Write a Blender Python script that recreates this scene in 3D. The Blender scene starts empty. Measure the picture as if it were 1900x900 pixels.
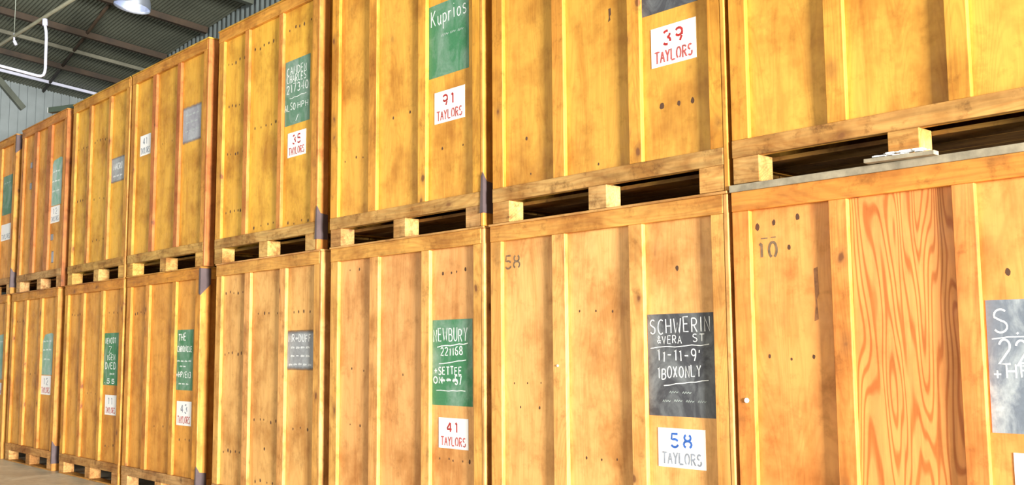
import bpy, bmesh, math, random
from mathutils import Vector, Matrix
C = bpy.context.scene.collection
S = bpy.context.scene
R = math.radians

# ------------------------------------------------------------------ camera, sky, daylight, fill light, exposure
cam = bpy.data.cameras.new('camera'); co = bpy.data.objects.new('camera', cam); C.objects.link(co)
FPX, YAW, PITCH, ROLL = 1886.3, 0.8277235, 0.1050766, -0.0072261
cam.sensor_fit = 'HORIZONTAL'; cam.sensor_width = 36.0; cam.lens = 36.0*FPX/1900.0
cam.clip_start = 0.05; cam.clip_end = 200
co.matrix_world = (Matrix.Translation((0, -4.50132, 1.47027)) @ Matrix.Rotation(YAW, 4, 'Z')
                   @ Matrix.Rotation(math.pi/2+PITCH, 4, 'X') @ Matrix.Rotation(ROLL, 4, 'Z'))
S.camera = co

w = bpy.data.worlds.new('daylight'); S.world = w; w.use_nodes = True
bg = w.node_tree.nodes['Background']
bg.inputs['Color'].default_value = (1.0, 0.97, 0.93, 1); bg.inputs['Strength'].default_value = 0.42

def area(name, loc, target, sx, sy, power, col):
    l = bpy.data.lights.new(name, 'AREA'); l.shape = 'RECTANGLE'; l.size = sx; l.size_y = sy
    l.energy = power; l.color = col
    o = bpy.data.objects.new(name, l); C.objects.link(o); o.location = loc
    o.rotation_euler = (Vector(target)-Vector(loc)).to_track_quat('-Z', 'Y').to_euler()
    return o
area('door_daylight', (19.0, -5.8, 1.9), (-8, 0, 1.5), 3.6, 3.8, 21500, (1.0, 0.98, 0.94))
area('side_fill_light', (-9.0, -9.5, 3.2), (-9, 0, 2.6), 14.0, 4.0, 360, (1.0, 0.97, 0.92))  # added soft fill in front of the row, lifts the left crates

S.view_settings.view_transform = 'Standard'; S.view_settings.look = 'None'
S.view_settings.gamma = 1.0; S.view_settings.use_curve_mapping = False
S.view_settings.exposure = 0.16

# ------------------------------------------------------------------ helpers
class MB:
    """collects shapes into one mesh"""
    def __init__(s): s.bm = bmesh.new(); s.mi = 0; s.lift = 0.0
    def box(s, x0, x1, y0, y1, z0, z1, bev=0.0, M=None):
        b = bmesh.new(); bmesh.ops.create_cube(b, size=1)
        for v in b.verts:
            v.co = Vector(((x0+x1)/2+v.co.x*(x1-x0), (y0+y1)/2+v.co.y*(y1-y0), (z0+z1)/2+v.co.z*(z1-z0)))
        if bev > 0: bmesh.ops.bevel(b, geom=b.edges[:], offset=bev, segments=2, affect='EDGES', profile=0.5)
        s.merge(b, M); return s
    def merge(s, b, M=None):
        if M is not None: bmesh.ops.transform(b, matrix=M, verts=b.verts[:])
        vm = {v: s.bm.verts.new(v.co) for v in b.verts}
        for f in b.faces:
            try: nf = s.bm.faces.new([vm[v] for v in f.verts]); nf.material_index = s.mi; nf.smooth = f.smooth
            except ValueError: pass
        b.free()
    def poly(s, pts, ext=None):
        vs = [s.bm.verts.new(p) for p in pts]
        f = s.bm.faces.new(vs); f.material_index = s.mi
        if ext is not None:
            r = bmesh.ops.extrude_face_region(s.bm, geom=[f])
            ev = [g for g in r['geom'] if isinstance(g, bmesh.types.BMVert)]
            bmesh.ops.translate(s.bm, vec=ext, verts=ev)
            for g in r['geom']:
                if isinstance(g, bmesh.types.BMFace): g.material_index = s.mi
        return s
    def tube(s, pts, r, n=10):
        pts = [Vector(p) for p in pts]; rings = []
        up = None
        for i, p in enumerate(pts):
            t = (pts[min(i+1, len(pts)-1)]-pts[max(i-1, 0)]).normalized()
            a = Vector((0, 0, 1)) if abs(t.z) < .9 else Vector((1, 0, 0))
            if up is None: up = t.cross(a).normalized()
            u = (up-t*up.dot(t)).normalized(); up = u; v = t.cross(u)
            rings.append([s.bm.verts.new(p+(u*math.cos(2*math.pi*k/n)+v*math.sin(2*math.pi*k/n))*r) for k in range(n)])
        for a, b in zip(rings, rings[1:]):
            for k in range(n):
                f = s.bm.faces.new((a[k], a[(k+1) % n], b[(k+1) % n], b[k])); f.smooth = True; f.material_index = s.mi
        s.bm.faces.new(rings[0][::-1]); s.bm.faces.new(rings[-1]); return s
    def lathe(s, prof, n=40, M=None, close=False):
        b = bmesh.new(); rings = []
        for (r, z) in prof:
            rings.append([b.verts.new((r*math.cos(2*math.pi*k/n), r*math.sin(2*math.pi*k/n), z)) for k in range(n)])
        for a, c in zip(rings, rings[1:]):
            for k in range(n):
                f = b.faces.new((a[k], a[(k+1) % n], c[(k+1) % n], c[k])); f.smooth = True
        if close: b.faces.new(rings[0][::-1]); b.faces.new(rings[-1])
        s.merge(b, M); return s
    def ribbon(s, pts, wd, y, M=None):
        """flat painted stroke of width wd along 2-D points (x,z), 0.4 mm thick, facing -y"""
        y -= s.lift; s.lift += .000012
        n = len(pts)
        L, Rr = [], []
        for i in range(n):
            p = Vector(pts[i]); a = Vector(pts[max(i-1, 0)]); b = Vector(pts[min(i+1, n-1)])
            t = (b-a)
            if t.length < 1e-9: t = Vector((1, 0))
            t.normalize(); nn = Vector((-t.y, t.x))*wd/2
            L.append((p.x+nn.x, y, p.y+nn.y)); Rr.append((p.x-nn.x, y, p.y-nn.y))
        for i in range(n-1):
            q = [L[i], Rr[i], Rr[i+1], L[i+1]]
            s.poly(q, ext=(0, 0.00025, 0))
        return s
    def build(s, name, mat, parent=None, color=None, loc=None):
        bmesh.ops.recalc_face_normals(s.bm, faces=s.bm.faces[:])
        me = bpy.data.meshes.new(name); s.bm.to_mesh(me); s.bm.free()
        for m in (mat if isinstance(mat, (list, tuple)) else [mat]): me.materials.append(m)
        o = bpy.data.objects.new(name, me); C.objects.link(o)
        if parent: o.parent = parent
        if color: o.color = color
        if loc: o.location = loc
        return o

def tag(o, label=None, cat=None, group=None, kind=None):
    if label: o['label'] = label
    if cat: o['category'] = cat
    if group: o['group'] = group
    if kind: o['kind'] = kind
    return o
def empty(name, loc):
    o = bpy.data.objects.new(name, None); C.objects.link(o); o.location = loc; o.empty_display_size = .2; return o

# ------------------------------------------------------------------ materials
def nt(name):
    m = bpy.data.materials.new(name); m.use_nodes = True
    t = m.node_tree; return m, t, t.nodes['Principled BSDF']
def N(t, ty, **k):
    n = t.nodes.new(ty)
    for a, v in k.items():
        if a.startswith('_'): n.inputs[a[1:].replace('_', ' ')].default_value = v
        else: setattr(n, a, v)
    return n
def ramp(t, fac, stops):
    r = t.nodes.new('ShaderNodeValToRGB'); e = r.color_ramp.elements
    while len(e) < len(stops): e.new(0.5)
    for k, (p, c) in enumerate(stops):
        e[k].position = p; e[k].color = (c, c, c, 1) if not isinstance(c, tuple) else (*c, 1)
    t.links.new(fac, r.inputs['Fac']); return r.outputs['Color']
def mix(t, mode, fac, a, b):
    n = t.nodes.new('ShaderNodeMix'); n.data_type = 'RGBA'; n.blend_type = mode
    for sck, v in ((n.inputs[0], fac), (n.inputs[6], a), (n.inputs[7], b)):
        if hasattr(v, 'is_output'): t.links.new(v, sck)
        elif isinstance(v, (int, float)): sck.default_value = v
        else: sck.default_value = (*v, 1)
    return n.outputs[2]
def coords(t, scale=(1, 1, 1)):
    """object coordinates, shifted by a random amount per object"""
    tc = t.nodes.new('ShaderNodeTexCoord'); oi = t.nodes.new('ShaderNodeObjectInfo')
    mu = N(t, 'ShaderNodeMath', operation='MULTIPLY'); mu.inputs[1].default_value = 57.0
    t.links.new(oi.outputs['Random'], mu.inputs[0])
    ad = N(t, 'ShaderNodeVectorMath', operation='ADD')
    t.links.new(tc.outputs['Object'], ad.inputs[0]); t.links.new(mu.outputs[0], ad.inputs[1])
    mp = t.nodes.new('ShaderNodeMapping'); mp.inputs['Scale'].default_value = scale
    t.links.new(ad.outputs[0], mp.inputs['Vector'])
    return mp.outputs['Vector'], ad.outputs[0], oi
def noise(t, vec, scale, detail=4, rough=.55, dist=0.0):
    n = N(t, 'ShaderNodeTexNoise', _Scale=scale, _Detail=detail, _Roughness=rough, _Distortion=dist)
    t.links.new(vec, n.inputs['Vector']); return n.outputs['Fac']

def wood(name, grain_axis, fig=0.25, blotch=0.55, knots=0.7, rough=0.42, worn=0.25, grain=.2, kscale=3.1, ksel=.55):
    """varnished timber; its own hue comes from the object colour"""
    m, t, p = nt(name)
    sc = {'z': (1, 1, .07), 'x': (.07, 1, 1), 'y': (1, .07, 1)}[grain_axis]
    gv, ov, oi = coords(t, sc)
    col = oi.outputs['Color']
    g1 = noise(t, gv, 34, 5, .6, .6)
    col = mix(t, 'MULTIPLY', 1.0, col, ramp(t, g1, [(.3, 1-grain), (.7, 1+grain*.35)]))
    # cathedral figure
    sc2 = {'z': (3.4, 3.4, .5), 'x': (.5, 3.4, 3.4), 'y': (3.4, .5, 3.4)}[grain_axis]
    mp = t.nodes.new('ShaderNodeMapping'); mp.inputs['Scale'].default_value = sc2
    t.links.new(ov, mp.inputs['Vector'])
    fn = noise(t, mp.outputs[0], 1.0, 2.5, .45, .35)
    f1 = N(t, 'ShaderNodeMath', operation='MULTIPLY'); t.links.new(fn, f1.inputs[0]); f1.inputs[1].default_value = 190.0
    f2 = N(t, 'ShaderNodeMath', operation='SINE'); t.links.new(f1.outputs[0], f2.inputs[0])
    f3 = N(t, 'ShaderNodeMath', operation='MULTIPLY_ADD'); t.links.new(f2.outputs[0], f3.inputs[0]); f3.inputs[1].default_value = .5; f3.inputs[2].default_value = .5
    col = mix(t, 'MULTIPLY', fig, col, ramp(t, f3.outputs[0], [(.05, (.62, .42, .26)), (.45, (1, 1, 1)), (.9, (1.06, 1.06, 1.06))]))
    # long upright stains
    sc4 = {'z': (1, 1, .16), 'x': (.16, 1, 1), 'y': (1, .16, 1)}[grain_axis]
    mp4 = t.nodes.new('ShaderNodeMapping'); mp4.inputs['Scale'].default_value = sc4
    t.links.new(ov, mp4.inputs['Vector'])
    col = mix(t, 'MULTIPLY', blotch*.8, col, ramp(t, noise(t, mp4.outputs[0], 6.5, 5, .6, .5), [(.33, (.66, .5, .32)), (.5, (1, 1, 1)), (.8, (1.1, 1.1, 1.1))]))
    # honey-coloured varnish blotches and grime
    b1 = noise(t, ov, 2.3, 5, .62)
    col = mix(t, 'MULTIPLY', blotch, col, ramp(t, b1, [(.34, (.56, .42, .25)), (.54, (1, 1, 1)), (.75, (1.12, 1.12, 1.1))]))
    b2 = noise(t, ov, 9, 6, .7)
    col = mix(t, 'MULTIPLY', worn, col, ramp(t, b2, [(.28, (.35, .28, .22)), (.46, (1, 1, 1))]))
    # knots
    vo = N(t, 'ShaderNodeTexVoronoi', feature='F1', _Scale=kscale, _Randomness=1.0)
    sc3 = {'z': (1, 1, .6), 'x': (.6, 1, 1), 'y': (1, .6, 1)}[grain_axis]
    mp3 = t.nodes.new('ShaderNodeMapping'); mp3.inputs['Scale'].default_value = sc3
    wob = mix(t, 'LINEAR_LIGHT', .02, ov, noise(t, ov, 12, 2))
    t.links.new(wob, mp3.inputs['Vector']); t.links.new(mp3.outputs[0], vo.inputs['Vector'])
    halo = ramp(t, vo.outputs['Distance'], [(.012*kscale, 1.0), (.02*kscale, .4), (.05*kscale, 0.0)])
    sel = N(t, 'ShaderNodeSeparateColor'); t.links.new(vo.outputs['Color'], sel.inputs[0])
    gt = N(t, 'ShaderNodeMath', operation='GREATER_THAN'); gt.inputs[1].default_value = ksel; t.links.new(sel.outputs[0], gt.inputs[0])
    ml = N(t, 'ShaderNodeMath', operation='MULTIPLY'); t.links.new(halo, ml.inputs[0]); t.links.new(gt.outputs[0], ml.inputs[1])
    m2 = N(t, 'ShaderNodeMath', operation='MULTIPLY'); t.links.new(ml.outputs[0], m2.inputs[0]); m2.inputs[1].default_value = knots
    col = mix(t, 'MIX', m2.outputs[0], col, (.16, .055, .018))
    t.links.new(col, p.inputs['Base Color'])
    rr = ramp(t, b2, [(.3, rough+.25), (.7, rough)]); t.links.new(rr, p.inputs['Roughness'])
    p.inputs['Specular IOR Level'].default_value = .35
    bp = N(t, 'ShaderNodeBump', _Strength=.18, _Distance=.004); t.links.new(g1, bp.inputs['Height']); t.links.new(bp.outputs[0], p.inputs['Normal'])
    return m
M_ply = wood('varnished plywood', 'z', fig=.14, blotch=.75, knots=.35, rough=.38, worn=.35, grain=.08)
M_figure = wood('figured plywood', 'z', fig=.85, blotch=.3, knots=.8, rough=.4, worn=.15)
M_v = wood('upright timber', 'z', fig=.2, blotch=.75, knots=.9, worn=.6, grain=.2, kscale=7.0, ksel=.35)
M_h = wood('cross timber', 'x', fig=.25, blotch=.85, knots=.8, worn=.7, grain=.25, kscale=5)
M_old = wood('scuffed pallet timber', 'x', fig=.3, blotch=.9, knots=.7, rough=.6, worn=1.0, grain=.35, kscale=5)
M_y = wood('deep timber', 'y', fig=.15, blotch=.6, knots=.5, worn=.5)

def simple(name, col, rough=.6, metal=0.0, var=.25, scale=6, emit=None, objcol=False):
    m, t, p = nt(name); gv, ov, oi = coords(t)
    base = oi.outputs['Color'] if objcol else col
    n1 = noise(t, ov, scale, 5, .6)
    c = mix(t, 'MULTIPLY', 1.0, base, ramp(t, n1, [(.3, 1-var), (.7, 1+var*.5)]))
    t.links.new(c, p.inputs['Base Color']); p.inputs['Roughness'].default_value = rough; p.inputs['Metallic'].default_value = metal
    if emit:
        p.inputs['Emission Color'].default_value = (*emit[0], 1); p.inputs['Emission Strength'].default_value = emit[1]
    return m
M_nail = simple('rusty nail stain', (.10, .045, .02), .8)
M_stain = simple('brown scrape', (.33, .14, .05), .8, 0, .5, 25)
M_steel = simple('painted steel bracket', (.12, .085, .085), .5, .3)
M_plate = simple('white painted plate', (.86, .86, .84), .5, 0, .06)
M_chalk = simple('chalk', (.85, .87, .85), .9, 0, .3, 40)
M_faint = simple('rubbed chalk', (.42, .48, .45), .9, 0, .3, 40)
M_red = simple('red stencil ink', (.42, .02, .018), .7, 0, .4, 30)
M_pink = simple('faded red stencil ink', (.50, .10, .09), .7, 0, .4, 30)
M_blue = simple('blue stencil ink', (.03, .13, .48), .7, 0, .4, 30)
M_grey = simple('grey stencil ink', (.28, .31, .36), .7, 0, .4, 30)
M_black = simple('worn black stencil ink', (.20, .13, .07), .8, 0, .5, 40)
M_lidgrey = simple('weathered board edge', (.33, .28, .19), .8, 0, .4, 14)
M_roof = simple('galvanised roof sheet', (.145, .155, .115), .55, .35, .3, 1.2)
M_wallb = simple('galvanised wall sheet', (.17, .20, .195), .55, .3, .25, 2)
M_wallend = simple('pale wall cladding', (.20, .23, .23), .55, .15, .18, 2)
M_beam = simple('brown beam timber', (.036, .02, .008), .7, 0, .45, 5)
M_pale = simple('pale beam paint', (.12, .115, .08), .7, 0, .3, 5)
M_white = simple('white conduit paint', (.50, .51, .62), .35, 0, .05)
M_cream = simple('cream rod paint', (.19, .185, .13), .5, 0, .2)
M_brace = simple('green grey steel', (.085, .095, .07), .6, .2, .25)
M_green_timber = simple('dark green timber', (.04, .06, .04), .7, 0, .3)
M_alu = simple('spun aluminium', (.62, .67, .80), .3, .85, .04)
M_bulb = simple('lamp glass', (.95, .97, 1), .2, 0, 0, emit=((.85, .9, 1), 1.3))
M_wire = simple('hanger wire', (.3, .33, .28), .5, .5)

def board_mat(name, col, dusty, spray=False):
    m, t, p = nt(name); gv, ov, oi = coords(t, (1, 1, .6))
    n1 = noise(t, gv, 5.5, 6, .65, .8)
    c = mix(t, 'MIX', ramp(t, n1, [(.42, 0.0), (.72, dusty)]), col, (.55, .6, .6))
    n2 = noise(t, ov, 60, 3)
    c = mix(t, 'MULTIPLY', .5, c, ramp(t, n2, [(.3, .8), (.7, 1.1)]))
    t.links.new(c, p.inputs['Base Color']); p.inputs['Roughness'].default_value = .75
    if spray:       # oversprayed paint thins out at its upper and lower edge
        tc = t.nodes.new('ShaderNodeTexCoord'); sx = t.nodes.new('ShaderNodeSeparateXYZ'); t.links.new(tc.outputs['Generated'], sx.inputs[0])
        iv = N(t, 'ShaderNodeMath', operation='SUBTRACT'); iv.inputs[0].default_value = 1; t.links.new(sx.outputs['Z'], iv.inputs[1])
        mn = N(t, 'ShaderNodeMath', operation='MINIMUM'); t.links.new(sx.outputs['Z'], mn.inputs[0]); t.links.new(iv.outputs[0], mn.inputs[1])
        ad = N(t, 'ShaderNodeMath', operation='MULTIPLY_ADD'); t.links.new(noise(t, ov, 18, 4), ad.inputs[0]); ad.inputs[1].default_value = .05; t.links.new(mn.outputs[0], ad.inputs[2])
        t.links.new(ramp(t, ad.outputs[0], [(.03, 0.0), (.13, 1.0)]), p.inputs['Alpha'])
    return m
BM = {'green': board_mat('green board paint', (.045, .20, .085), .35),
      'slate': board_mat('slate board paint', (.055, .057, .065), .35),
      'dusty': board_mat('chalk dusted slate paint', (.17, .20, .24), .9),
      'grey': board_mat('faded grey board paint', (.26, .27, .28), .6, True),
      'lilac': board_mat('faded lilac grey board paint', (.28, .28, .32), .5, True),
      'teal': board_mat('teal green board paint', (.09, .21, .13), .4),
      'paleteal': board_mat('pale teal board paint', (.22, .40, .30), .8)}

# concrete floor
def floor_mat():
    m, t, p = nt('worn concrete'); gv, ov, oi = coords(t)
    n1 = noise(t, ov, 1.1, 7, .65, .6); n2 = noise(t, ov, 14, 6, .7)
    c = mix(t, 'MULTIPLY', 1.0, (.72, .68, .52), ramp(t, n1, [(.3, .55), (.62, 1.1)]))
    c = mix(t, 'MULTIPLY', .6, c, ramp(t, n2, [(.3, .7), (.6, 1.1)]))
    t.links.new(c, p.inputs['Base Color'])
    t.links.new(ramp(t, n1, [(.3, .3), (.7, .55)]), p.inputs['Roughness'])
    bp = N(t, 'ShaderNodeBump', _Strength=.2, _Distance=.01); t.links.new(n2, bp.inputs['Height']); t.links.new(bp.outputs[0], p.inputs['Normal'])
    return m
M_floor = floor_mat()

# ------------------------------------------------------------------ building shell
XE, YB, XR, YF = -19.5, 2.6, 6.5, -9.0
def roof_z(x, y): return 6.35+.07*(x+19.5)-.09*(y-1.545)
b = MB(); b.box(XE-.3, XR, YF-2, YB+.3, -.15, 0); tag(b.build('floor', M_floor), 'worn grey concrete warehouse floor', 'floor', kind='structure')
def corr(p0, u, v, lu, lv, pitch, amp, nrm, groove=False):
    """corrugated sheet with a back face: waves along u, straight along v (v may be a function)"""
    bm_ = MB(); n = int(lu/pitch); prof = []
    for i in range(n):
        if groove:
            for a, h in ((0, 0), (.78, 0), (.82, -1), (.93, -1), (.97, 0)): prof.append(((i+a)*pitch, h*amp))
        else:
            for k in range(6): prof.append(((i+k/6)*pitch, amp*math.sin(2*math.pi*k/6)))
    prev = None
    for s_, h in prof:
        a = p0+u*s_+nrm*h; c = a+v*lv
        cur = [bm_.bm.verts.new(a), bm_.bm.verts.new(c), bm_.bm.verts.new(a-nrm*.03), bm_.bm.verts.new(c-nrm*.03)]
        if prev:
            for q in ((0, 1), (2, 3)):
                f = bm_.bm.faces.new((prev[q[0]], prev[q[1]], cur[q[1]], cur[q[0]])); f.smooth = not groove
        prev = cur
    return bm_
ux = Vector((0, 1, -.09)).normalized(); vx = Vector((1, 0, .07)).normalized()
nr = -(vx.cross(ux)); nr.normalize()
nr = nr if nr.z < 0 else -nr
rp = Vector((XE-.2, YF, roof_z(XE-.2, YF)))
tag(corr(rp, ux, vx, (YB+.35-YF)*1.004, XR-XE+.2, .055, .011, nr).build('ceiling', M_roof), 'corrugated grey green metal roof sheeting', 'ceiling', kind='structure')
tag(corr(Vector((XE-.1, YB, 0)), Vector((1, 0, 0)), Vector((0, 0, 1)), XR-XE, 6.2, .15, .022, Vector((0, -1, 0))).build('wall_back', M_wallb), 'grey corrugated metal wall behind the crates', 'wall', kind='structure')
# upper strip of the back wall follows the sloping roof
b = MB()
n = int((XR-XE)/.15); prev = None
for i in range(n*6):
    x = XE-.1+i*.025; y = YB-.022*math.sin(2*math.pi*i/6)
    cur = [b.bm.verts.new((x, y, 6.15)), b.bm.verts.new((x, y, max(6.2, roof_z(x, y)+.02)))]
    if prev: f = b.bm.faces.new((prev[0], cur[0], cur[1], prev[1])); f.smooth = True
    prev = cur
tag(b.build('wall_back_top', M_wallb), 'upper strip of the grey corrugated back wall', 'wall', kind='structure')
b = MB(); n = int((YB-YF)/.15); prev = None
for i in range(n+1):
    for a, h in ((0, 0), (.80, 0), (.83, -1), (.92, -1), (.95, 0)):
        y = YF+(i+a)*.15; x = XE+h*.014
        if y > YB+.1: break
        cur = [b.bm.verts.new((x, y, 0)), b.bm.verts.new((x, y, roof_z(x, y)+.02))]
        if prev: b.bm.faces.new((prev[0], cur[0], cur[1], prev[1]))
        prev = cur
tag(b.build('wall_left', M_wallend), 'pale ribbed metal end wall', 'wall', kind='structure')

# ------------------------------------------------------------------ stroke lettering
def arc(cx, cy, rx, ry, a0, a1, n=8):
    return [(cx+rx*math.cos(R(a0+(a1-a0)*k/n)), cy+ry*math.sin(R(a0+(a1-a0)*k/n))) for k in range(n+1)]
G = {
 'A': [[(0, 0), (.3, 1), (.6, 0)], [(.12, .38), (.48, .38)]], 'B': [[(0, 0), (0, 1)], [(0, 1)]+arc(.3, .76, .24, .24, 90, -90)+[(0, .52)], [(.05, .52)]+arc(.32, .26, .27, .26, 90, -90)+[(0, 0)]],
 'C': [arc(.34, .5, .34, .5, 55, 305, 12)], 'D': [[(0, 0), (0, 1)], [(0, 1)]+arc(.15, .5, .42, .5, 85, -85, 10)+[(0, 0)]],
 'E': [[(.5, 1), (0, 1), (0, 0), (.5, 0)], [(0, .52), (.42, .52)]], 'F': [[(.5, 1), (0, 1), (0, 0)], [(0, .52), (.42, .52)]],
 'G': [arc(.34, .5, .34, .5, 55, 330, 12)+[(.64, .45), (.36, .45)]], 'H': [[(0, 0), (0, 1)], [(.55, 0), (.55, 1)], [(0, .5), (.55, .5)]],
 'I': [[(.1, 0), (.1, 1)]], 'J': [[(.45, 1), (.45, .2)]+arc(.25, .2, .2, .2, 0, -170, 6)], 'K': [[(0, 0), (0, 1)], [(.52, 1), (0, .42)], [(.15, .55), (.55, 0)]],
 'L': [[(0, 1), (0, 0), (.5, 0)]], 'M': [[(0, 0), (.08, 1), (.36, .35), (.62, 1), (.72, 0)]], 'N': [[(0, 0), (0, 1), (.52, 0), (.52, 1)]],
 'O': [arc(.32, .5, .32, .5, 90, 450, 16)], 'P': [[(0, 0), (0, 1)], [(0, 1)]+arc(.26, .74, .26, .26, 90, -90)+[(0, .48)]], 'Q': [arc(.32, .5, .32, .5, 90, 450, 16), [(.4, .25), (.66, -.05)]],
 'R': [[(0, 0), (0, 1)], [(0, 1)]+arc(.26, .75, .26, .25, 90, -90)+[(0, .5)], [(.2, .5), (.55, 0)]],
 'S': [arc(.28, .75, .26, .25, 40, 200, 7)+[(.28, .52)]+arc(.28, .25, .27, .25, 60, -150, 8)], 'T': [[(0, 1), (.6, 1)], [(.3, 1), (.3, 0)]],
 'U': [[(0, 1), (0, .3)]+arc(.27, .28, .27, .28, 180, 360, 8)+[(.54, 1)]], 'V': [[(0, 1), (.28, 0), (.56, 1)]], 'W': [[(0, 1), (.16, 0), (.38, .7), (.58, 0), (.76, 1)]],
 'X': [[(0, 0), (.5, 1)], [(0, 1), (.5, 0)]], 'Y': [[(0, 1), (.28, .5), (.56, 1)], [(.28, .5), (.26, 0)]], 'Z': [[(0, 1), (.55, 1), (0, 0), (.55, 0)]],
 '0': [arc(.28, .5, .28, .5, 90, 450, 16)], '1': [[(.05, .82), (.2, 1), (.2, 0)]], '2': [arc(.27, .72, .26, .28, 165, -30, 9)+[(0, 0), (.55, 0)]],
 '3': [arc(.26, .75, .25, .25, 150, -80, 8), arc(.26, .26, .28, .26, 80, -150, 9)], '4': [[(.42, 0), (.42, 1), (0, .32), (.6, .32)]],
 '5': [[(.5, 1), (.08, 1), (.04, .58)]+arc(.26, .3, .28, .3, 110, -150, 10)], '6': [arc(.5, .6, .45, .4, 90, 190, 6)+arc(.28, .28, .26, .28, 160, 520, 12)],
 '7': [[(0, 1), (.55, 1), (.2, 0)]], '8': [arc(.28, .75, .23, .24, -90, 270, 12), arc(.28, .26, .28, .26, 90, 450, 12)], '9': [arc(.27, .7, .26, .28, 0, 360, 12), [(.53, .72), (.5, .4), (.34, 0)]],
 '+': [[(.25, .2), (.25, .8)], [(0, .5), (.5, .5)]], '-': [[(.05, .5), (.45, .5)]], '.': [[(.05, 0), (.12, .06)]], "'": [[(.1, 1), (.06, .75)]], '/': [[(0, 0), (.4, 1)]],
 '&': [[(.55, 0), (.12, .75), (.25, 1), (.4, .8), (0, .25), (.2, 0), (.55, .4)]],
 'u': [[(0, .6), (.02, .2), (.2, 0), (.4, .2), (.4, .6)], [(.4, .2), (.44, 0)]], 'p': [[(0, .6), (0, -.4)], [(0, .5)]+arc(.2, .3, .22, .28, 110, -120, 8)], 'r': [[(0, .6), (0, 0)], [(0, .4), (.15, .58), (.32, .55)]],
 'i': [[(.08, .6), (.08, 0)], [(.08, .82), (.1, .86)]], 'o': [arc(.22, .3, .22, .3, 90, 450, 12)], 's': [arc(.2, .45, .18, .15, 40, 220, 6)+arc(.2, .15, .2, .16, 60, -140, 6)],
 '~': [[(0, .3), (.08, .6), (.14, .25), (.24, .62), (.3, .3), (.42, .55), (.5, .3), (.6, .5)]], '_': [[(0, 0), (.6, 0)]], ' ': []}
WID = {'O': .66, 'Q': .66, 'C': .62, 'G': .66, 'I': .2, '1': .3, '.': .2, "'": .2, 'i': .18, 'M': .72, 'W': .76, ' ': .35, '~': .6, '/': .4, 'r': .34, 's': .4, 'u': .44, 'o': .44, 'p': .42}
def text_width(txt, gap=.18): return sum(WID.get(c, .57)+gap for c in txt)-gap
def write(mb, txt, x, z, h, width, stroke, y, jitter=0.0, seed=0, slope=0.0, gaps=0.0, serif=False, gap=.3):
    """writes txt with its lower left corner at x,z; height h; fitted to width"""
    rnd = random.Random(seed+len(txt)); tw = text_width(txt, gap); sx = width/tw
    cx = 0.0
    for c in txt:
        wc = WID.get(c, .57)
        dz = rnd.uniform(-jitter, jitter)*h; sh = rnd.uniform(-jitter, jitter)*.6; ss = 1+rnd.uniform(-jitter, jitter)
        for st in G.get(c, []):
            pts = [(x+(cx+px)*sx+sh*pz*h, z+pz*h*ss+dz+slope*(cx+px)*sx) for px, pz in st]
            if gaps and len(pts) > 5:            # curved stencil strokes are bridged in the middle
                k = len(pts)//2; runs = [pts[:k], pts[k+1:]]
            elif gaps:
                runs = []
                for a, c2 in zip(pts, pts[1:]):
                    a, c2 = Vector(a), Vector(c2); runs.append([tuple(a.lerp(c2, gaps)), tuple(c2.lerp(a, gaps))])
            else: runs = [pts]
            for r_ in runs:
                if len(r_) > 1: mb.ribbon(r_, stroke, y)
            if serif and len(pts) <= 5:
                for q in (pts[0], pts[-1]):
                    mb.ribbon([(q[0]-h*.09, q[1]), (q[0]+h*.09, q[1])], stroke*.55, y)
        cx += wc+gap
def line(mb, x0, z0, x1, z1, stroke, y, seed=0):
    rnd = random.Random(seed); n = 7
    mb.ribbon([(x0+(x1-x0)*k/n, z0+(z1-z0)*k/n+rnd.uniform(-.004, .004)) for k in range(n+1)], stroke, y)

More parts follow.
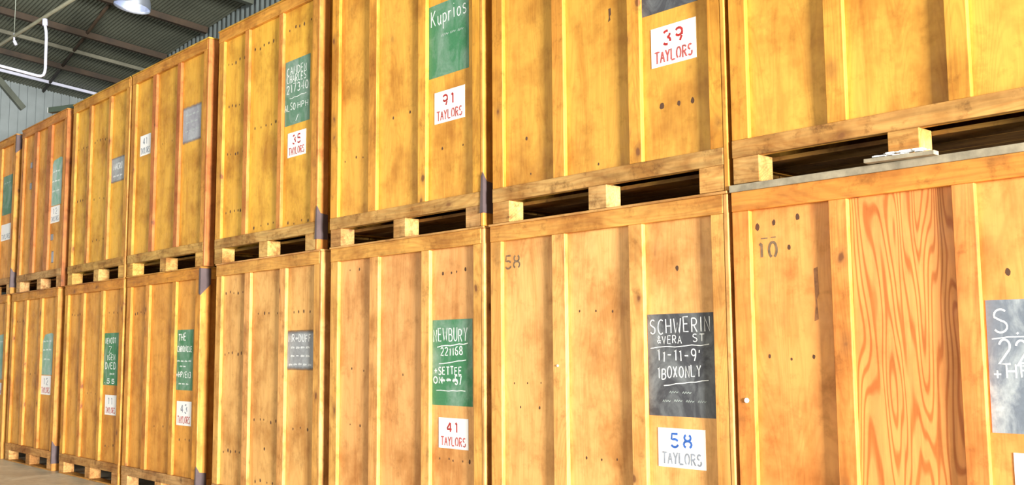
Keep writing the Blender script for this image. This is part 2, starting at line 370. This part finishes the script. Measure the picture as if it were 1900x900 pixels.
# ------------------------------------------------------------------ storage crates
YP = .032           # depth of the recessed front panel
DEP = 1.9
def crate(tier, X0, X1, label, tint, st=.105, bats=((.585, .69), (1.215, 1.32)), lid=.015, top=2.295, base=0.0,
          nails=(), figure=False, board=None, plate=None, marks=(), brackets=(), lidgrey=False, post=None, chips=()):
    W = X1-X0; rnd = random.Random(label)
    root = empty('storage_crate', (X0, 0, base))
    tag(root, label, 'crate', 'wooden storage crates stacked on the floor' if tier == 0 else 'wooden storage crates stacked on other crates')
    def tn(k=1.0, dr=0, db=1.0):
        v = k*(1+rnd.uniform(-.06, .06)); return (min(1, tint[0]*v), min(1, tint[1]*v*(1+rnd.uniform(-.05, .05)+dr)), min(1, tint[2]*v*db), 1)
    def worn_tint(k):
        a = tn(k); g = rnd.uniform(.25, .6); gy = (.52*k, .36*k, .19*k)
        return tuple(a[i]*(1-g)+gy[i]*g for i in range(3))+(1,)
    ph = .032; RB0, RB1, RT0 = .145, .24, 2.19
    # panels
    m = MB(); m.box(.012, W-.03, YP, YP+.014, RB0, top); m.mi = 1
    for (px, pz, rr) in nails:
        n_ = 9; k0 = rnd.random()*6
        pts = [(px+rr*math.cos(-2*math.pi*k/n_)*(.85+.3*rnd.random()), YP-.0006, pz+rr*1.35*math.sin(-2*math.pi*k/n_)*(.8+.5*rnd.random())) for k in range(n_)]
        m.poly(pts, ext=(0, .001, 0))
    m.build('front_panel', [M_ply, M_nail], root, tn(1))
    if figure:
        MB().box(bats[0][1], bats[1][0], YP-.004, YP, RB1, RT0).build('figured_panel', M_figure, root, tn(1.02))
    for sx in (0, 1):
        x0 = .0+.02 if sx == 0 else W-.034
        MB().box(x0, x0+.014, .105, DEP-.1, RB0, top).build('side_panel', M_ply, root, tn(.95))
        xs = (.002, .03) if sx == 0 else (W-.03, W)
        MB().box(xs[0], xs[1], (.048 if sx == 0 else -.002), .105, 0.0 if sx else RB0, top, .006).build('corner_post', M_v, root, tn(.98) if post is None else post)
        MB().box(xs[0], xs[1], DEP-.1, DEP, RB0, top, .004).build('corner_post', M_v, root, tn(.95))
        MB().box(xs[0], xs[1], .107, DEP-.102, RB0, RB1, .003).build('side_rail', M_y, root, tn(.85))
        MB().box(xs[0], xs[1], .107, DEP-.102, RT0, top, .003).build('side_rail', M_y, root, tn(.9))
        for yb in (.62, 1.22):
            MB().box(xs[0], xs[1], yb, yb+.1, RB1, RT0, .003).build('side_batten', M_v, root, tn(.95))
    MB().box(.034, W-.034, DEP-.03, DEP-.005, RB0, top).build('back_panel', M_ply, root, tn(.9))
    # front frame
    MB().box(0, st, 0, YP, RB1, RT0, .004).build('stile', M_v, root, tn(.93, -.03, .75) if post is None else tuple((a_+b_)/2 for a_, b_ in zip(post, tn(.93))))
    MB().box(W-.115, W-.031, 0, YP, RB1, RT0, .003).build('stile', M_v, root, tn(.93, -.03, .75) if post is None else tuple((a_+b_)/2 for a_, b_ in zip(post, tn(.93))))
    for (a, c) in bats:
        MB().box(a, c, 0, YP, RB1, RT0, .004).build('batten', M_v, root, tn(.98, -.02, .9) if post is None else post)
    MB().box(0, W-.031, -.003, YP, RB0, RB1, .004).build('bottom_rail', M_old, root, worn_tint(.84))
    MB().box(0, W-.031, -.004, YP, RT0, top, .004).build('top_rail', M_h, root, tn(.88, -.06, .6) if post is None else tuple((a_+b_)/2 for a_, b_ in zip(post, tn(.93))))
    lz = top+lid
    MB().box(-.006, W+.004, -.012, DEP+.005, top, lz, .003).build('lid', M_lidgrey if lidgrey else M_h, root, tn(.8))
    # pallet
    for k in range(3):
        y0 = (.0, .88, 1.77)[k]
        for (a, c) in ((0.0, .165), (.87, 1.03), (W-.2, W-.032)):
            MB().box(a+rnd.uniform(0, .012), c, y0, y0+.13, (.016 if tier == 0 else .004), RB0 if k == 0 else .12, .004).build('block', M_old, root, worn_tint(1.0))
        if tier == 0:
            MB().box(0.0, W-.032, y0, y0+.13, 0, .016, .002).build('skid', M_h, root, tn(.8))
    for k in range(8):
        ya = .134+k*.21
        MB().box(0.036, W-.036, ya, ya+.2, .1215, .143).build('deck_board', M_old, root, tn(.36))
    # painted board with chalk writing
    if board:
        kind, bx0, bx1, bz0, bz1, writing = board
        m = MB(); e = .0015
        if kind == 'paleteal':
            c = .1; pts = [(bx0, 0, bz0), (bx1, 0, bz0), (bx1, 0, bz1-c*.2), (bx1-c*.6, 0, bz1), (bx0+c*1.2, 0, bz1-c*.2), (bx0+c*.3, 0, bz1-c), (bx0, 0, bz1-2*c)]
            m.poly([(p[0], YP-e, p[2]) for p in pts], ext=(0, e, 0))
        else: m.box(bx0, bx1, YP-e, YP, bz0, bz1)
        bo = m.build('chalk_board', BM[kind], root); bo['label'] = {'green': 'green painted writing panel', 'slate': 'dark slate writing panel', 'dusty': 'grey blue chalk dusted writing panel'}.get(kind, 'faded painted writing panel')
        for mat, items in writing:
            yy = YP-e-.0003
            for it in items:
                m = MB()
                if it[0] == 'l': line(m, bx0+it[1], bz1-it[2], bx0+it[3], bz1-it[4], it[5], yy, seed=int(it[2]*1000))
                else: write(m, it[0], bx0+it[1], bz1-it[2], it[3], it[4], it[5], yy, jitter=.07, seed=int(it[1]*100), slope=it[6] if len(it) > 6 else 0)
                m.build('chalk_line' if it[0] == 'l' else 'chalk_writing', mat, bo)
    if plate:
        px0, px1, pz0, pz1, num, nmat, tmat = plate
        m = MB(); m.box(px0, px1, YP-.003, YP, pz0, pz1, .0008); po = m.build('number_plate', M_plate, root); po['label'] = 'white number plate with stencilled lettering'
        yy = YP-.0033; pw = px1-px0; phh = pz1-pz0
        if num:
            n0 = len(num)
            for k, ch in enumerate(num):
                wch = pw*.165; m = MB()
                write(m, ch, px0+pw*(.5+(k-(n0-1)/2)*.27)-wch/2, pz0+phh*.52, phh*.34, wch if ch != '1' else wch*.6, phh*.062, yy, gaps=.06)
                m.build('stencil_digit', nmat, po)
        m = MB(); write(m, 'TAYLORS', px0+pw*.09, pz0+phh*.10, phh*.27, pw*.82, phh*.045, yy, gaps=.05, serif=True, gap=.27)
        m.build('stencil_lettering', tmat, po)
    for (kind, *a) in marks:
        m = MB(); yy = YP-.0008
        if kind == 'text':
            txt, x, z, h, wd, stv, mat = a; cw = wd/len(txt)
            for q, ch in enumerate(txt):
                m = MB(); write(m, ch, x+q*cw*1.08, z, h, cw*(.8 if ch != '1' else .45), stv, yy, gaps=.06); m.build('stencil_mark', mat, root)
        elif kind == 'patch':
            x, z, wd, hh, mat = a; m.box(x, x+wd, yy, YP, z, z+hh); m.build('paint_patch', mat, root)
        elif kind == 'streak':
            x, z, wd, hh, mat = a; m.poly([(x, yy, z), (x+wd*.8, yy, z+.01), (x+wd*.6, yy, z+hh*.4), (x+wd, yy, z+hh*.5), (x+wd*.9, yy, z+hh), (x+wd*.2, yy, z+hh*.97), (x+wd*.35, yy, z+hh*.3)], ext=(0, .0006, 0)); m.build('stain', mat, root)
    for (where) in brackets:
        m = MB(); x = W+.0005; t_ = .003
        if where == 'bottom':
            m.poly([(x, -.006, .09), (x, .1, .09), (x, .1, .30), (x, .03, .31), (x, -.006, .37)], ext=(t_, 0, 0))
            m.poly([(W-.03, -.0055, .09), (x+t_, -.0055, .09), (x+t_, -.0055, .37), (W-.015, -.0055, .34)], ext=(0, -t_, 0))
        else:
            m.poly([(x, -.006, top-.27), (x, .1, top-.16), (x, .1, top-.004), (x, -.006, top-.004)], ext=(t_, 0, 0))
            m.poly([(W-.03, -.0055, top-.25), (x+t_, -.0055, top-.27), (x+t_, -.0055, top-.004), (W-.03, -.0055, top-.004)], ext=(0, -t_, 0))
        o = m.build('corner_bracket', M_steel, root); o['label'] = 'dark steel corner bracket'
    for (x, y, z, r_) in chips:
        m = MB(); m.tube([(x, y, z), (x, y-.006, z)], r_, 10); o = m.build('bolt_head', M_plate, root)
    return root

rn = random.Random(4)
def row(x0, x1, z, n, r=.013): return [(x0+(x1-x0)*(k+.5)/n+rn.uniform(-.02, .02), z+rn.uniform(-.012, .012), r*rn.uniform(.5, .95)) for k in range(n)]
ORANGE = (.80, .335, .085); HONEY = (.79, .425, .135); GOLD = (.74, .365, .058); OLIVE = (.72, .40, .05); AMBER = (.70, .32, .055); YELLOW = (.74, .40, .05)
S_ = .006  # chalk stroke
B2 = 2.31
Wl = 'wooden crate '
# --- lower tier, right to left
crate(0, -3.165, -1.22, Wl+'at bottom right with a faint stencilled 10 and chalk-smeared blue grey board', ORANGE,
      bats=((.566, .664), (1.176, 1.278)), lid=.038, figure=True, lidgrey=True,
      nails=[(.135, 2.10, .013), (.235, 2.115, .011), (.375, 2.13, .012), (.32, 1.98, .009)]+row(.7, 1.1, 1.82, 3, .015)+row(.7, 1.1, 1.46, 2, .012)+row(.1, .5, 1.42, 3, .009)+row(1.3, 1.6, 1.8, 2, .015),
      board=('dusty', 1.287, 1.80, 1.10, 1.67, [(M_chalk, [('S.A', .03, .145, .10, .20, .008), ('l', .02, .165, .5, .16, .005), ('22', .045, .28, .105, .125, .009), ('+', .02, .345, .055, .035, .007), ('HP', .075, .335, .06, .10, .007)])]),
      plate=(1.37, 1.72, .80, 1.02, '', M_blue, M_grey),
      marks=[('text', '10', .14, 1.935, .08, .115, .014, M_black), ('patch', .155, 2.035, .04, .006, M_black), ('patch', .215, 2.037, .03, .005, M_black), ('streak', .45, 1.60, .03, .27, M_stain)], chips=[(.06, -.001, 1.2, .013)])
crate(0, -5.115, -3.19, Wl+'in the bottom row with black chalkboard and white plate numbered 58 in blue', HONEY,
      bats=((.583, .697), (1.22, 1.325)), nails=row(1.35, 1.75, 1.93, 1, .012)+row(.15, .5, 1.1, 2, .009)+row(.75, 1.15, .82, 3, .01)+row(.75, 1.1, 1.7, 3, .009)+row(.15, .5, 1.25, 3, .008),
      board=('slate', 1.327, 1.79, 1.095, 1.665, [(M_chalk, [('SCHWERIN', .02, .112, .078, .42, .0065, .02), ('&VERA', .07, .165, .042, .17, .005), ('ST', .32, .158, .04, .075, .005), ('l', .02, .19, .43, .175, .0045), ("11-11-9'", .07, .265, .062, .30, .0065), ('1BOXONLY', .07, .365, .06, .30, .0065, .06), ('l', .11, .40, .42, .37, .005)]),
                                                  (M_faint, [('~~~~', .1, .5, .035, .3, .004), ('~~', .15, .45, .03, .15, .004)])]),
      plate=(1.388, 1.715, .815, 1.03, '58', M_blue, M_grey),
      marks=[('text', '58', .115, 2.005, .085, .15, .013, M_black)], chips=[(.63, -.001, 1.37, .007)])
crate(0, -7.085, -5.18, Wl+'in the bottom row with green chalk panel above white plate reading 41', HONEY,
      bats=((.55, .665), (1.205, 1.30)), nails=row(1.4, 1.7, 2.02, 4, .012)+row(.15, .45, 2.1, 2, .01)+row(.2, .5, 1.32, 2, .01)+row(.75, 1.15, 1.3, 1, .01)+row(.15, .5, .9, 2, .01)+row(1.35, 1.75, .72, 5, .011),
      board=('green', 1.297, 1.745, 1.085, 1.685, [(M_chalk, [('NEWBURY', .02, .155, .09, .37, .0075, .01), ('l', .06, .19, .40, .17, .007), ('221168', .10, .25, .055, .24, .008), ('l', .08, .31, .38, .285, .006), ('+SETTEE', .03, .385, .05, .30, .008), ('ON', .02, .445, .045, .10, .009), ('~~~', .1, .445, .05, .18, .011), ('57', .26, .45, .06, .07, .009), ('l', .05, .50, .37, .495, .005)])]),
      plate=(1.375, 1.70, .79, 1.0, '41', M_red, M_pink))
crate(0, -9.1, -7.225, Wl+'in the bottom row with faded grey board and rows of nail marks', HONEY,
      bats=((.56, .665), (1.19, 1.295)),
      nails=row(.12, .5, 2.02, 5)+row(.12, .5, 1.45, 5)+row(.12, .5, .55, 5)+row(.7, 1.15, 1.80, 4)+row(.7, 1.15, .86, 5)+row(.7, 1.15, .33, 4)+row(1.33, 1.72, 1.80, 4, .013)+row(1.33, 1.72, .82, 3, .013)+row(.7, 1.15, .62, 1),
      board=('grey', 1.295, 1.715, 1.31, 1.65, [(M_chalk, [('MR~DUFF', .02, .10, .06, .36, .006), ('~~~~', .06, .17, .05, .3, .006), ('~-~~', .06, .24, .045, .3, .007), ('~~~~~', .03, .31, .045, .36, .005)])]))
crate(0, -11.25, -9.425, Wl+'with green board reading THE CHRONICLE and steel brackets on its right post', AMBER,
      bats=((.50, .60), (1.17, 1.255)), nails=row(.12, .45, 1.9, 4)+row(1.3, 1.65, .6, 3)+row(.62, 1.1, .7, 2),
      board=('green', 1.235, 1.625, 1.09, 1.695, [(M_chalk, [('THE', .05, .11, .07, .17, .010), ('CHRONICLE', .03, .22, .055, .33, .009), ('~~~~', .03, .33, .04, .32, .007), ('~~', .10, .38, .03, .13, .007), ('+HP/E13', .02, .48, .055, .33, .009), ('~~~', .08, .56, .04, .22, .006)])]),
      plate=(1.285, 1.62, .74, .98, '43', M_grey, M_pink), brackets=('top', 'bottom'))
crate(0, -13.2, -11.33, Wl+'in the bottom row with bright green board over plate numbered 11', AMBER,
      bats=((.55, .64), (1.18, 1.26)), nails=row(.12, .5, 1.93, 4)+row(1.3, 1.7, 1.93, 3, .013)+row(.7, 1.1, 1.0, 3, .009)+row(1.3, 1.7, .42, 3),
      board=('green', 1.255, 1.68, 1.10, 1.695, [(M_chalk, [('NEWCOT', .04, .12, .06, .3, .009), ('Z', .15, .23, .08, .08, .008), ('1GEN', .10, .31, .06, .24, .009), ('D/ED', .06, .41, .07, .3, .010), ('~~', .2, .49, .05, .13, .008), ('.55', .04, .57, .05, .3, .010)])]),
      plate=(1.34, 1.67, .765, .99, '11', M_grey, M_pink))
crate(0, -15.33, -13.45, Wl+'in the bottom row with whitened teal board right above its plate', AMBER,
      bats=((.55, .66), (1.17, 1.27)), nails=row(.12, .5, 1.9, 3)+row(.7, 1.1, 1.2, 2),
      board=('paleteal', 1.24, 1.66, 1.19, 1.73, [(M_chalk, [('~~~', .06, .13, .05, .3, .007), ('~~~', .06, .24, .05, .3, .007), ('~~', .1, .36, .05, .22, .007)])]),
      plate=(1.27, 1.63, .935, 1.18, '12', M_grey, M_pink), brackets=('bottom',))
crate(0, -17.4, -15.52, Wl+'at the bottom left, mostly cut off by the left edge', AMBER,
      bats=((.55, .66), (1.17, 1.27)),
      board=('paleteal', 1.28, 1.72, 1.10, 1.745, [(M_chalk, [('~~~', .06, .13, .05, .3, .007)])]), plate=(1.38, 1.74, .885, 1.05, '', M_grey, M_pink))
# --- upper tier, right to left
crate(1, -3.152, -1.2, Wl+'at top right showing no writing board and no white plate', GOLD, base=2.334,
      bats=((.565, .67), (1.172, 1.275)), nails=row(.1, .5, 1.75, 3, .01))
crate(1, -5.09, -3.178, Wl+'in the top row with white plate numbered 39 in red', GOLD, base=B2,
      bats=((.578, .68), (1.215, 1.31)), nails=row(1.4, 1.7, .55, 3, .017)+row(.15, .5, .55, 1, .013)+row(.72, 1.15, .28, 1, .01)+row(.15, .5, .3, 1, .01),
      board=('slate', 1.29, 1.755, 1.11, 1.69, [(M_faint, [('~~~', .05, .48, .08, .3, .008)])]),
      plate=(1.375, 1.70, .785, 1.02, '39', M_red, M_pink), marks=[('streak', 1.04, 1.15, .025, .085, M_nail)])
crate(1, -7.105, -5.185, Wl+'in the top row with green board over plate numbered 91 in red', GOLD, base=B2,
      bats=((.54, .645), (1.18, 1.275)), nails=row(1.35, 1.75, .6, 2, .01)+row(.12, .5, .7, 3, .01)+row(.7, 1.15, .95, 2, .01),
      board=('green', 1.275, 1.735, 1.15, 1.70, [(M_chalk, [('Kuprios', .03, .16, .115, .40, .008, .04)]), (M_faint, [('~', .15, .27, .06, .08, .006), ('~~', .25, .27, .05, .15, .005)])]),
      plate=(1.345, 1.69, .80, 1.035, '91', M_red, M_pink), brackets=('bottom',))
crate(1, -9.155, -7.30, Wl+'in the top row with dark teal board over plate numbered 35 in red', YELLOW, post=(.62, .25, .05, 1), base=B2,
      bats=((.53, .61), (1.165, 1.235)),
      nails=row(.12, .5, 1.95, 5)+row(.12, .5, 1.52, 5)+row(.12, .5, 1.05, 5)+row(.12, .5, .48, 5)+row(.64, 1.15, 1.98, 6)+row(.64, 1.15, 1.22, 5)+row(.64, 1.15, .3, 4)+row(1.26, 1.7, 2.02, 5)+row(1.26, 1.7, .27, 4),
      board=('teal', 1.24, 1.66, 1.145, 1.73, [(M_chalk, [('CAMDEN', .03, .13, .07, .33, .007, -.02), ('CHARLES', .03, .20, .065, .32, .007, -.02), ('217340', .03, .295, .075, .36, .008), ('l', .08, .345, .36, .335, .005), ('ALSO', .0, .45, .06, .18, .006), ('HPH', .22, .45, .05, .17, .006), ('/', .19, .56, .05, .04, .006)])]),
      plate=(1.30, 1.605, .855, 1.075, '35', M_red, M_pink), brackets=('bottom',))
crate(1, -11.28, -9.37, Wl+'in the top row with small white plate on its left panel', YELLOW, post=(.55, .19, .045, 1), base=B2,
      bats=((.56, .655), (1.18, 1.265)), nails=row(.7, 1.1, 1.4, 3, .008),
      board=('lilac', 1.285, 1.70, 1.30, 1.70, [(M_faint, [('~~~~', .06, .12, .05, .3, .006), ('~~~', .08, .2, .05, .25, .006), ('~-~~', .06, .29, .05, .3, .007)])]),
      plate=(.195, .475, 1.34, 1.57, '41', M_grey, M_grey))
crate(1, -13.15, -11.335, Wl+'in the top row with grey scribbled board and no plate', OLIVE, post=(.62, .27, .05, 1), base=B2,
      bats=((.545, .625), (1.175, 1.245)),
      nails=row(.12, .5, 1.70, 5)+row(.66, 1.12, 1.72, 6)+row(.12, .5, 1.05, 4)+row(.66, 1.12, 1.0, 3)+row(.66, 1.12, .5, 4),
      board=('grey', 1.23, 1.64, 1.13, 1.44, [(M_chalk, [('MACRO', .08, .15, .07, .26, .009), ('~~~', .08, .25, .05, .26, .007)])]))
crate(1, -15.17, -13.36, Wl+'in the top row with rounded pale teal board over its plate', AMBER, post=(.50, .18, .04, 1), base=B2,
      bats=((.52, .65), (1.06, 1.22)),
      board=('paleteal', 1.15, 1.585, 1.09, 1.72, [(M_chalk, [('~~~', .1, .2, .06, .25, .008), ('~~~', .08, .33, .06, .28, .008), ('~~', .1, .46, .06, .25, .008)])]),
      plate=(1.215, 1.55, .86, 1.08, '12', M_grey, M_grey),
      marks=[('patch', .30, 1.42, .09, .10, BM['grey']), ('patch', .30, 1.72, .08, .09, BM['lilac']), ('patch', 1.24, .63, .1, .09, BM['grey']), ('patch', 1.30, .33, .08, .16, BM['lilac'])])
crate(1, -17.3, -15.42, Wl+'at the top left, mostly cut off by the left edge', AMBER, base=B2,
      bats=((.52, .62), (1.10, 1.2)),
      board=('teal', 1.22, 1.72, 1.18, 1.76, [(M_faint, [('~~~', .06, .13, .05, .3, .007)])]),
      plate=(1.22, 1.68, .80, 1.04, '', M_grey, M_grey), brackets=('top', 'bottom'))

# ------------------------------------------------------------------ roof timbers
def purlin(x, wd, dp, mat, name, label):
    z0, z1 = roof_z(x, YF+.3)-.014, roof_z(x, YB-.05)-.014
    m = MB(); L = math.hypot(YB-.05-YF-.3, z1-z0); a = math.atan2(z1-z0, YB-.05-YF-.3)
    m.box(-wd/2, wd/2, 0, L, -dp, 0, .003, M=Matrix.Rotation(a, 4, 'X'))
    return tag(m.build(name, mat, loc=(x, YF+.3, z0)), label, 'beam')
purlin(-14.77, .08, .10, M_beam, 'roof_purlin', 'brown roof purlin running just right of the pendant lamp')
purlin(-16.28, .08, .10, M_beam, 'roof_purlin', 'brown roof purlin behind the top of the white conduit drop')
purlin(-17.14, .05, .06, M_pale, 'roof_purlin', 'pale grey thin roof purlin between two brown ones')
purlin(-17.96, .07, .09, M_beam, 'roof_purlin', 'brown roof purlin nearest the pale end wall')
purlin(-18.93, .035, .05, M_white, 'cable_tray', 'thin white strip along the roof near the end wall')
purlin(-13.3, .10, .12, M_brace, 'roof_purlin', 'dark roof purlin meeting the back wall above the crates')
for i, (ya, yb) in enumerate([(1.05, 1.60)]):
    xa, xb = -14.8, -19.45
    m = MB(); m.tube([(xa, ya, roof_z(xa, ya)-.045), (xb, yb, roof_z(xb, yb)-.045)], .03, 4)
    tag(m.build('roof_rafter', M_beam), 'brown rafter crossing the purlins along the roof sheets', 'beam')

# pendant lamp
lp = empty('pendant_lamp', (-11.95, .225, 5.645)); lp.rotation_euler = (R(-8), R(3), 0)
tag(lp, 'shiny aluminium dome lamp hanging from the roof', 'lamp')
prof = [(.218, 0), (.216, .04), (.203, .10), (.18, .17), (.13, .225), (.075, .26), (.07, .27)]
inn = [(r_-.006, z+.001) for r_, z in prof]
MB().lathe(prof+inn[::-1][1:]+[prof[0]], 48).build('shade', M_alu, lp)
MB().lathe([(.07, .262), (.075, .30), (.07, .42), (.03, .45), (.001, .451)], 24).build('ballast_housing', M_wire, lp)
MB().lathe([(.001, .05), (.035, .06), (.05, .10), (.045, .16), (.025, .22), (.025, .262)], 20).build('bulb', M_bulb, lp)
h = roof_z(-11.95, .19)-5.62-.02
MB().tube([(0, 0, .45), (0, 0, h+.01)], .012, 8).build('stem', M_wire, lp)
pl = bpy.data.lights.new('lamp_light', 'POINT'); pl.energy = 1.6; pl.color = (.9, .95, 1); pl.shadow_soft_size = .05
po = bpy.data.objects.new('lamp_light', pl); C.objects.link(po); po.parent = lp; po.location = (0, 0, .03)

# rod, conduit, brace
rod = empty('support_rod', (-13.5, -.65, 5.47)); tag(rod, 'cream metal rod hung under the roof holding the white conduit', 'rod')
def rodp(x): return Vector((x+13.5, (x+12)*.0495-.576+.65, 5.487+(x+12)*.0105-5.47))
MB().tube([rodp(-19.49), rodp(-14), rodp(-9.4)], .022, 10).build('bar', M_cream, rod)
zr = roof_z(-13.5, -.65)-5.47
MB().tube([rodp(-13.5), (0, 0, zr-.03)], .005, 6).build('suspension_wire', M_wire, rod)
m = MB(); m.tube([rodp(-13.5)+Vector((0, 0, .03)), rodp(-13.5)+Vector((.01, .0, -.06))], .012, 8); m.tube([rodp(-13.5)+Vector((.01, .0, -.06)), rodp(-13.5)+Vector((0, .03, -.11))], .02, 8); m.build('clamp', M_white, rod)
MB().tube([rodp(-10)+Vector((0, 0, .02)), rodp(-10)*1.0+Vector((0, 0, roof_z(-10, -.48)-5.53))], .005, 6).build('suspension_wire', M_wire, rod)
m = MB(); m.tube([(-12.5, -.603, 5.44), (-12.5, -.60, 5.40), (-12.5, -.58, 5.3), (-12.5, -.575, 5.215), (-12.5, -.574, 5.016), (-12.5, -.572, 4.86), (-12.5, -.577, 4.81), (-12.5, -.592, 4.77), (-12.5, -.62, 4.752), (-12.5, -.66, 4.750), (-12.5, -1.10, 4.796), (-12.5, -3.4, 5.03), (-12.5, -3.48, 5.05), (-12.5, -3.5, 5.1), (-12.5, -3.5, roof_z(-12.5, -3.5)-.005)], .017, 12)
cd = empty('white_conduit', (-12.5, -.6, 5.5)); tag(cd, 'white conduit pipe dropping from the rod and bending left', 'pipe')
o = m.build('pipe', M_white, cd, loc=(12.5, .6, -5.5))
m = MB(); m.tube([(-12.5, -.595, 5.375), (-12.5, -.601, 5.455)], .03, 12); m.build('socket', M_white, cd, loc=(12.5, .6, -5.5))
m = MB(); A, Bp = Vector((-19.43, 1.254, 5.913)), Vector((-19.43, .765, 6.435))
d = (Bp-A); L = d.length
rot = d.to_track_quat('Z', 'X').to_matrix().to_4x4()
m.box(-.05, .05, -.045, .045, 0, L, .004, M=rot)
tag(m.build('wall_brace', M_brace, loc=A), 'grey green diagonal brace against the pale end wall under the roof', 'brace')
# timber offcut on the second crate from the left
t_ = empty('timber_offcut', (-13.62, .02, 4.657)); t_.rotation_euler = (0, 0, R(25))
tag(t_, 'dark green timber offcut lying on top of a far left crate', 'timber')
MB().box(-.22, .22, -.04, .04, -.035, .035, .004).build('length', M_green_timber, t_)
MB().box(-.226, -.2205, -.039, .039, -.034, .034, .001).build('painted_end', M_plate, t_)
# splintered board wedged under the middle block of the top right crate
sp = empty('splintered_board', (-2.25, -.04, 2.334)); tag(sp, 'pale splintered board lying under the middle pallet block of the top right crate', 'board')
m = MB(); m.box(-.12, .22, -.02, .03, .0005, .02, .002, M=Matrix.Rotation(R(1), 4, 'Y')); m.build('board', M_lidgrey, sp)
m = MB(); rr = random.Random(3)
for k in range(26):
    x = rr.uniform(-.08, .16); l_ = rr.uniform(.02, .07); z = .021+rr.uniform(0, .012)
    m.box(x, x+l_, -.022+rr.uniform(0, .02), -.005+rr.uniform(0, .02), z, z+rr.uniform(.003, .008), 0)
m.build('splinters', M_chalk, sp)
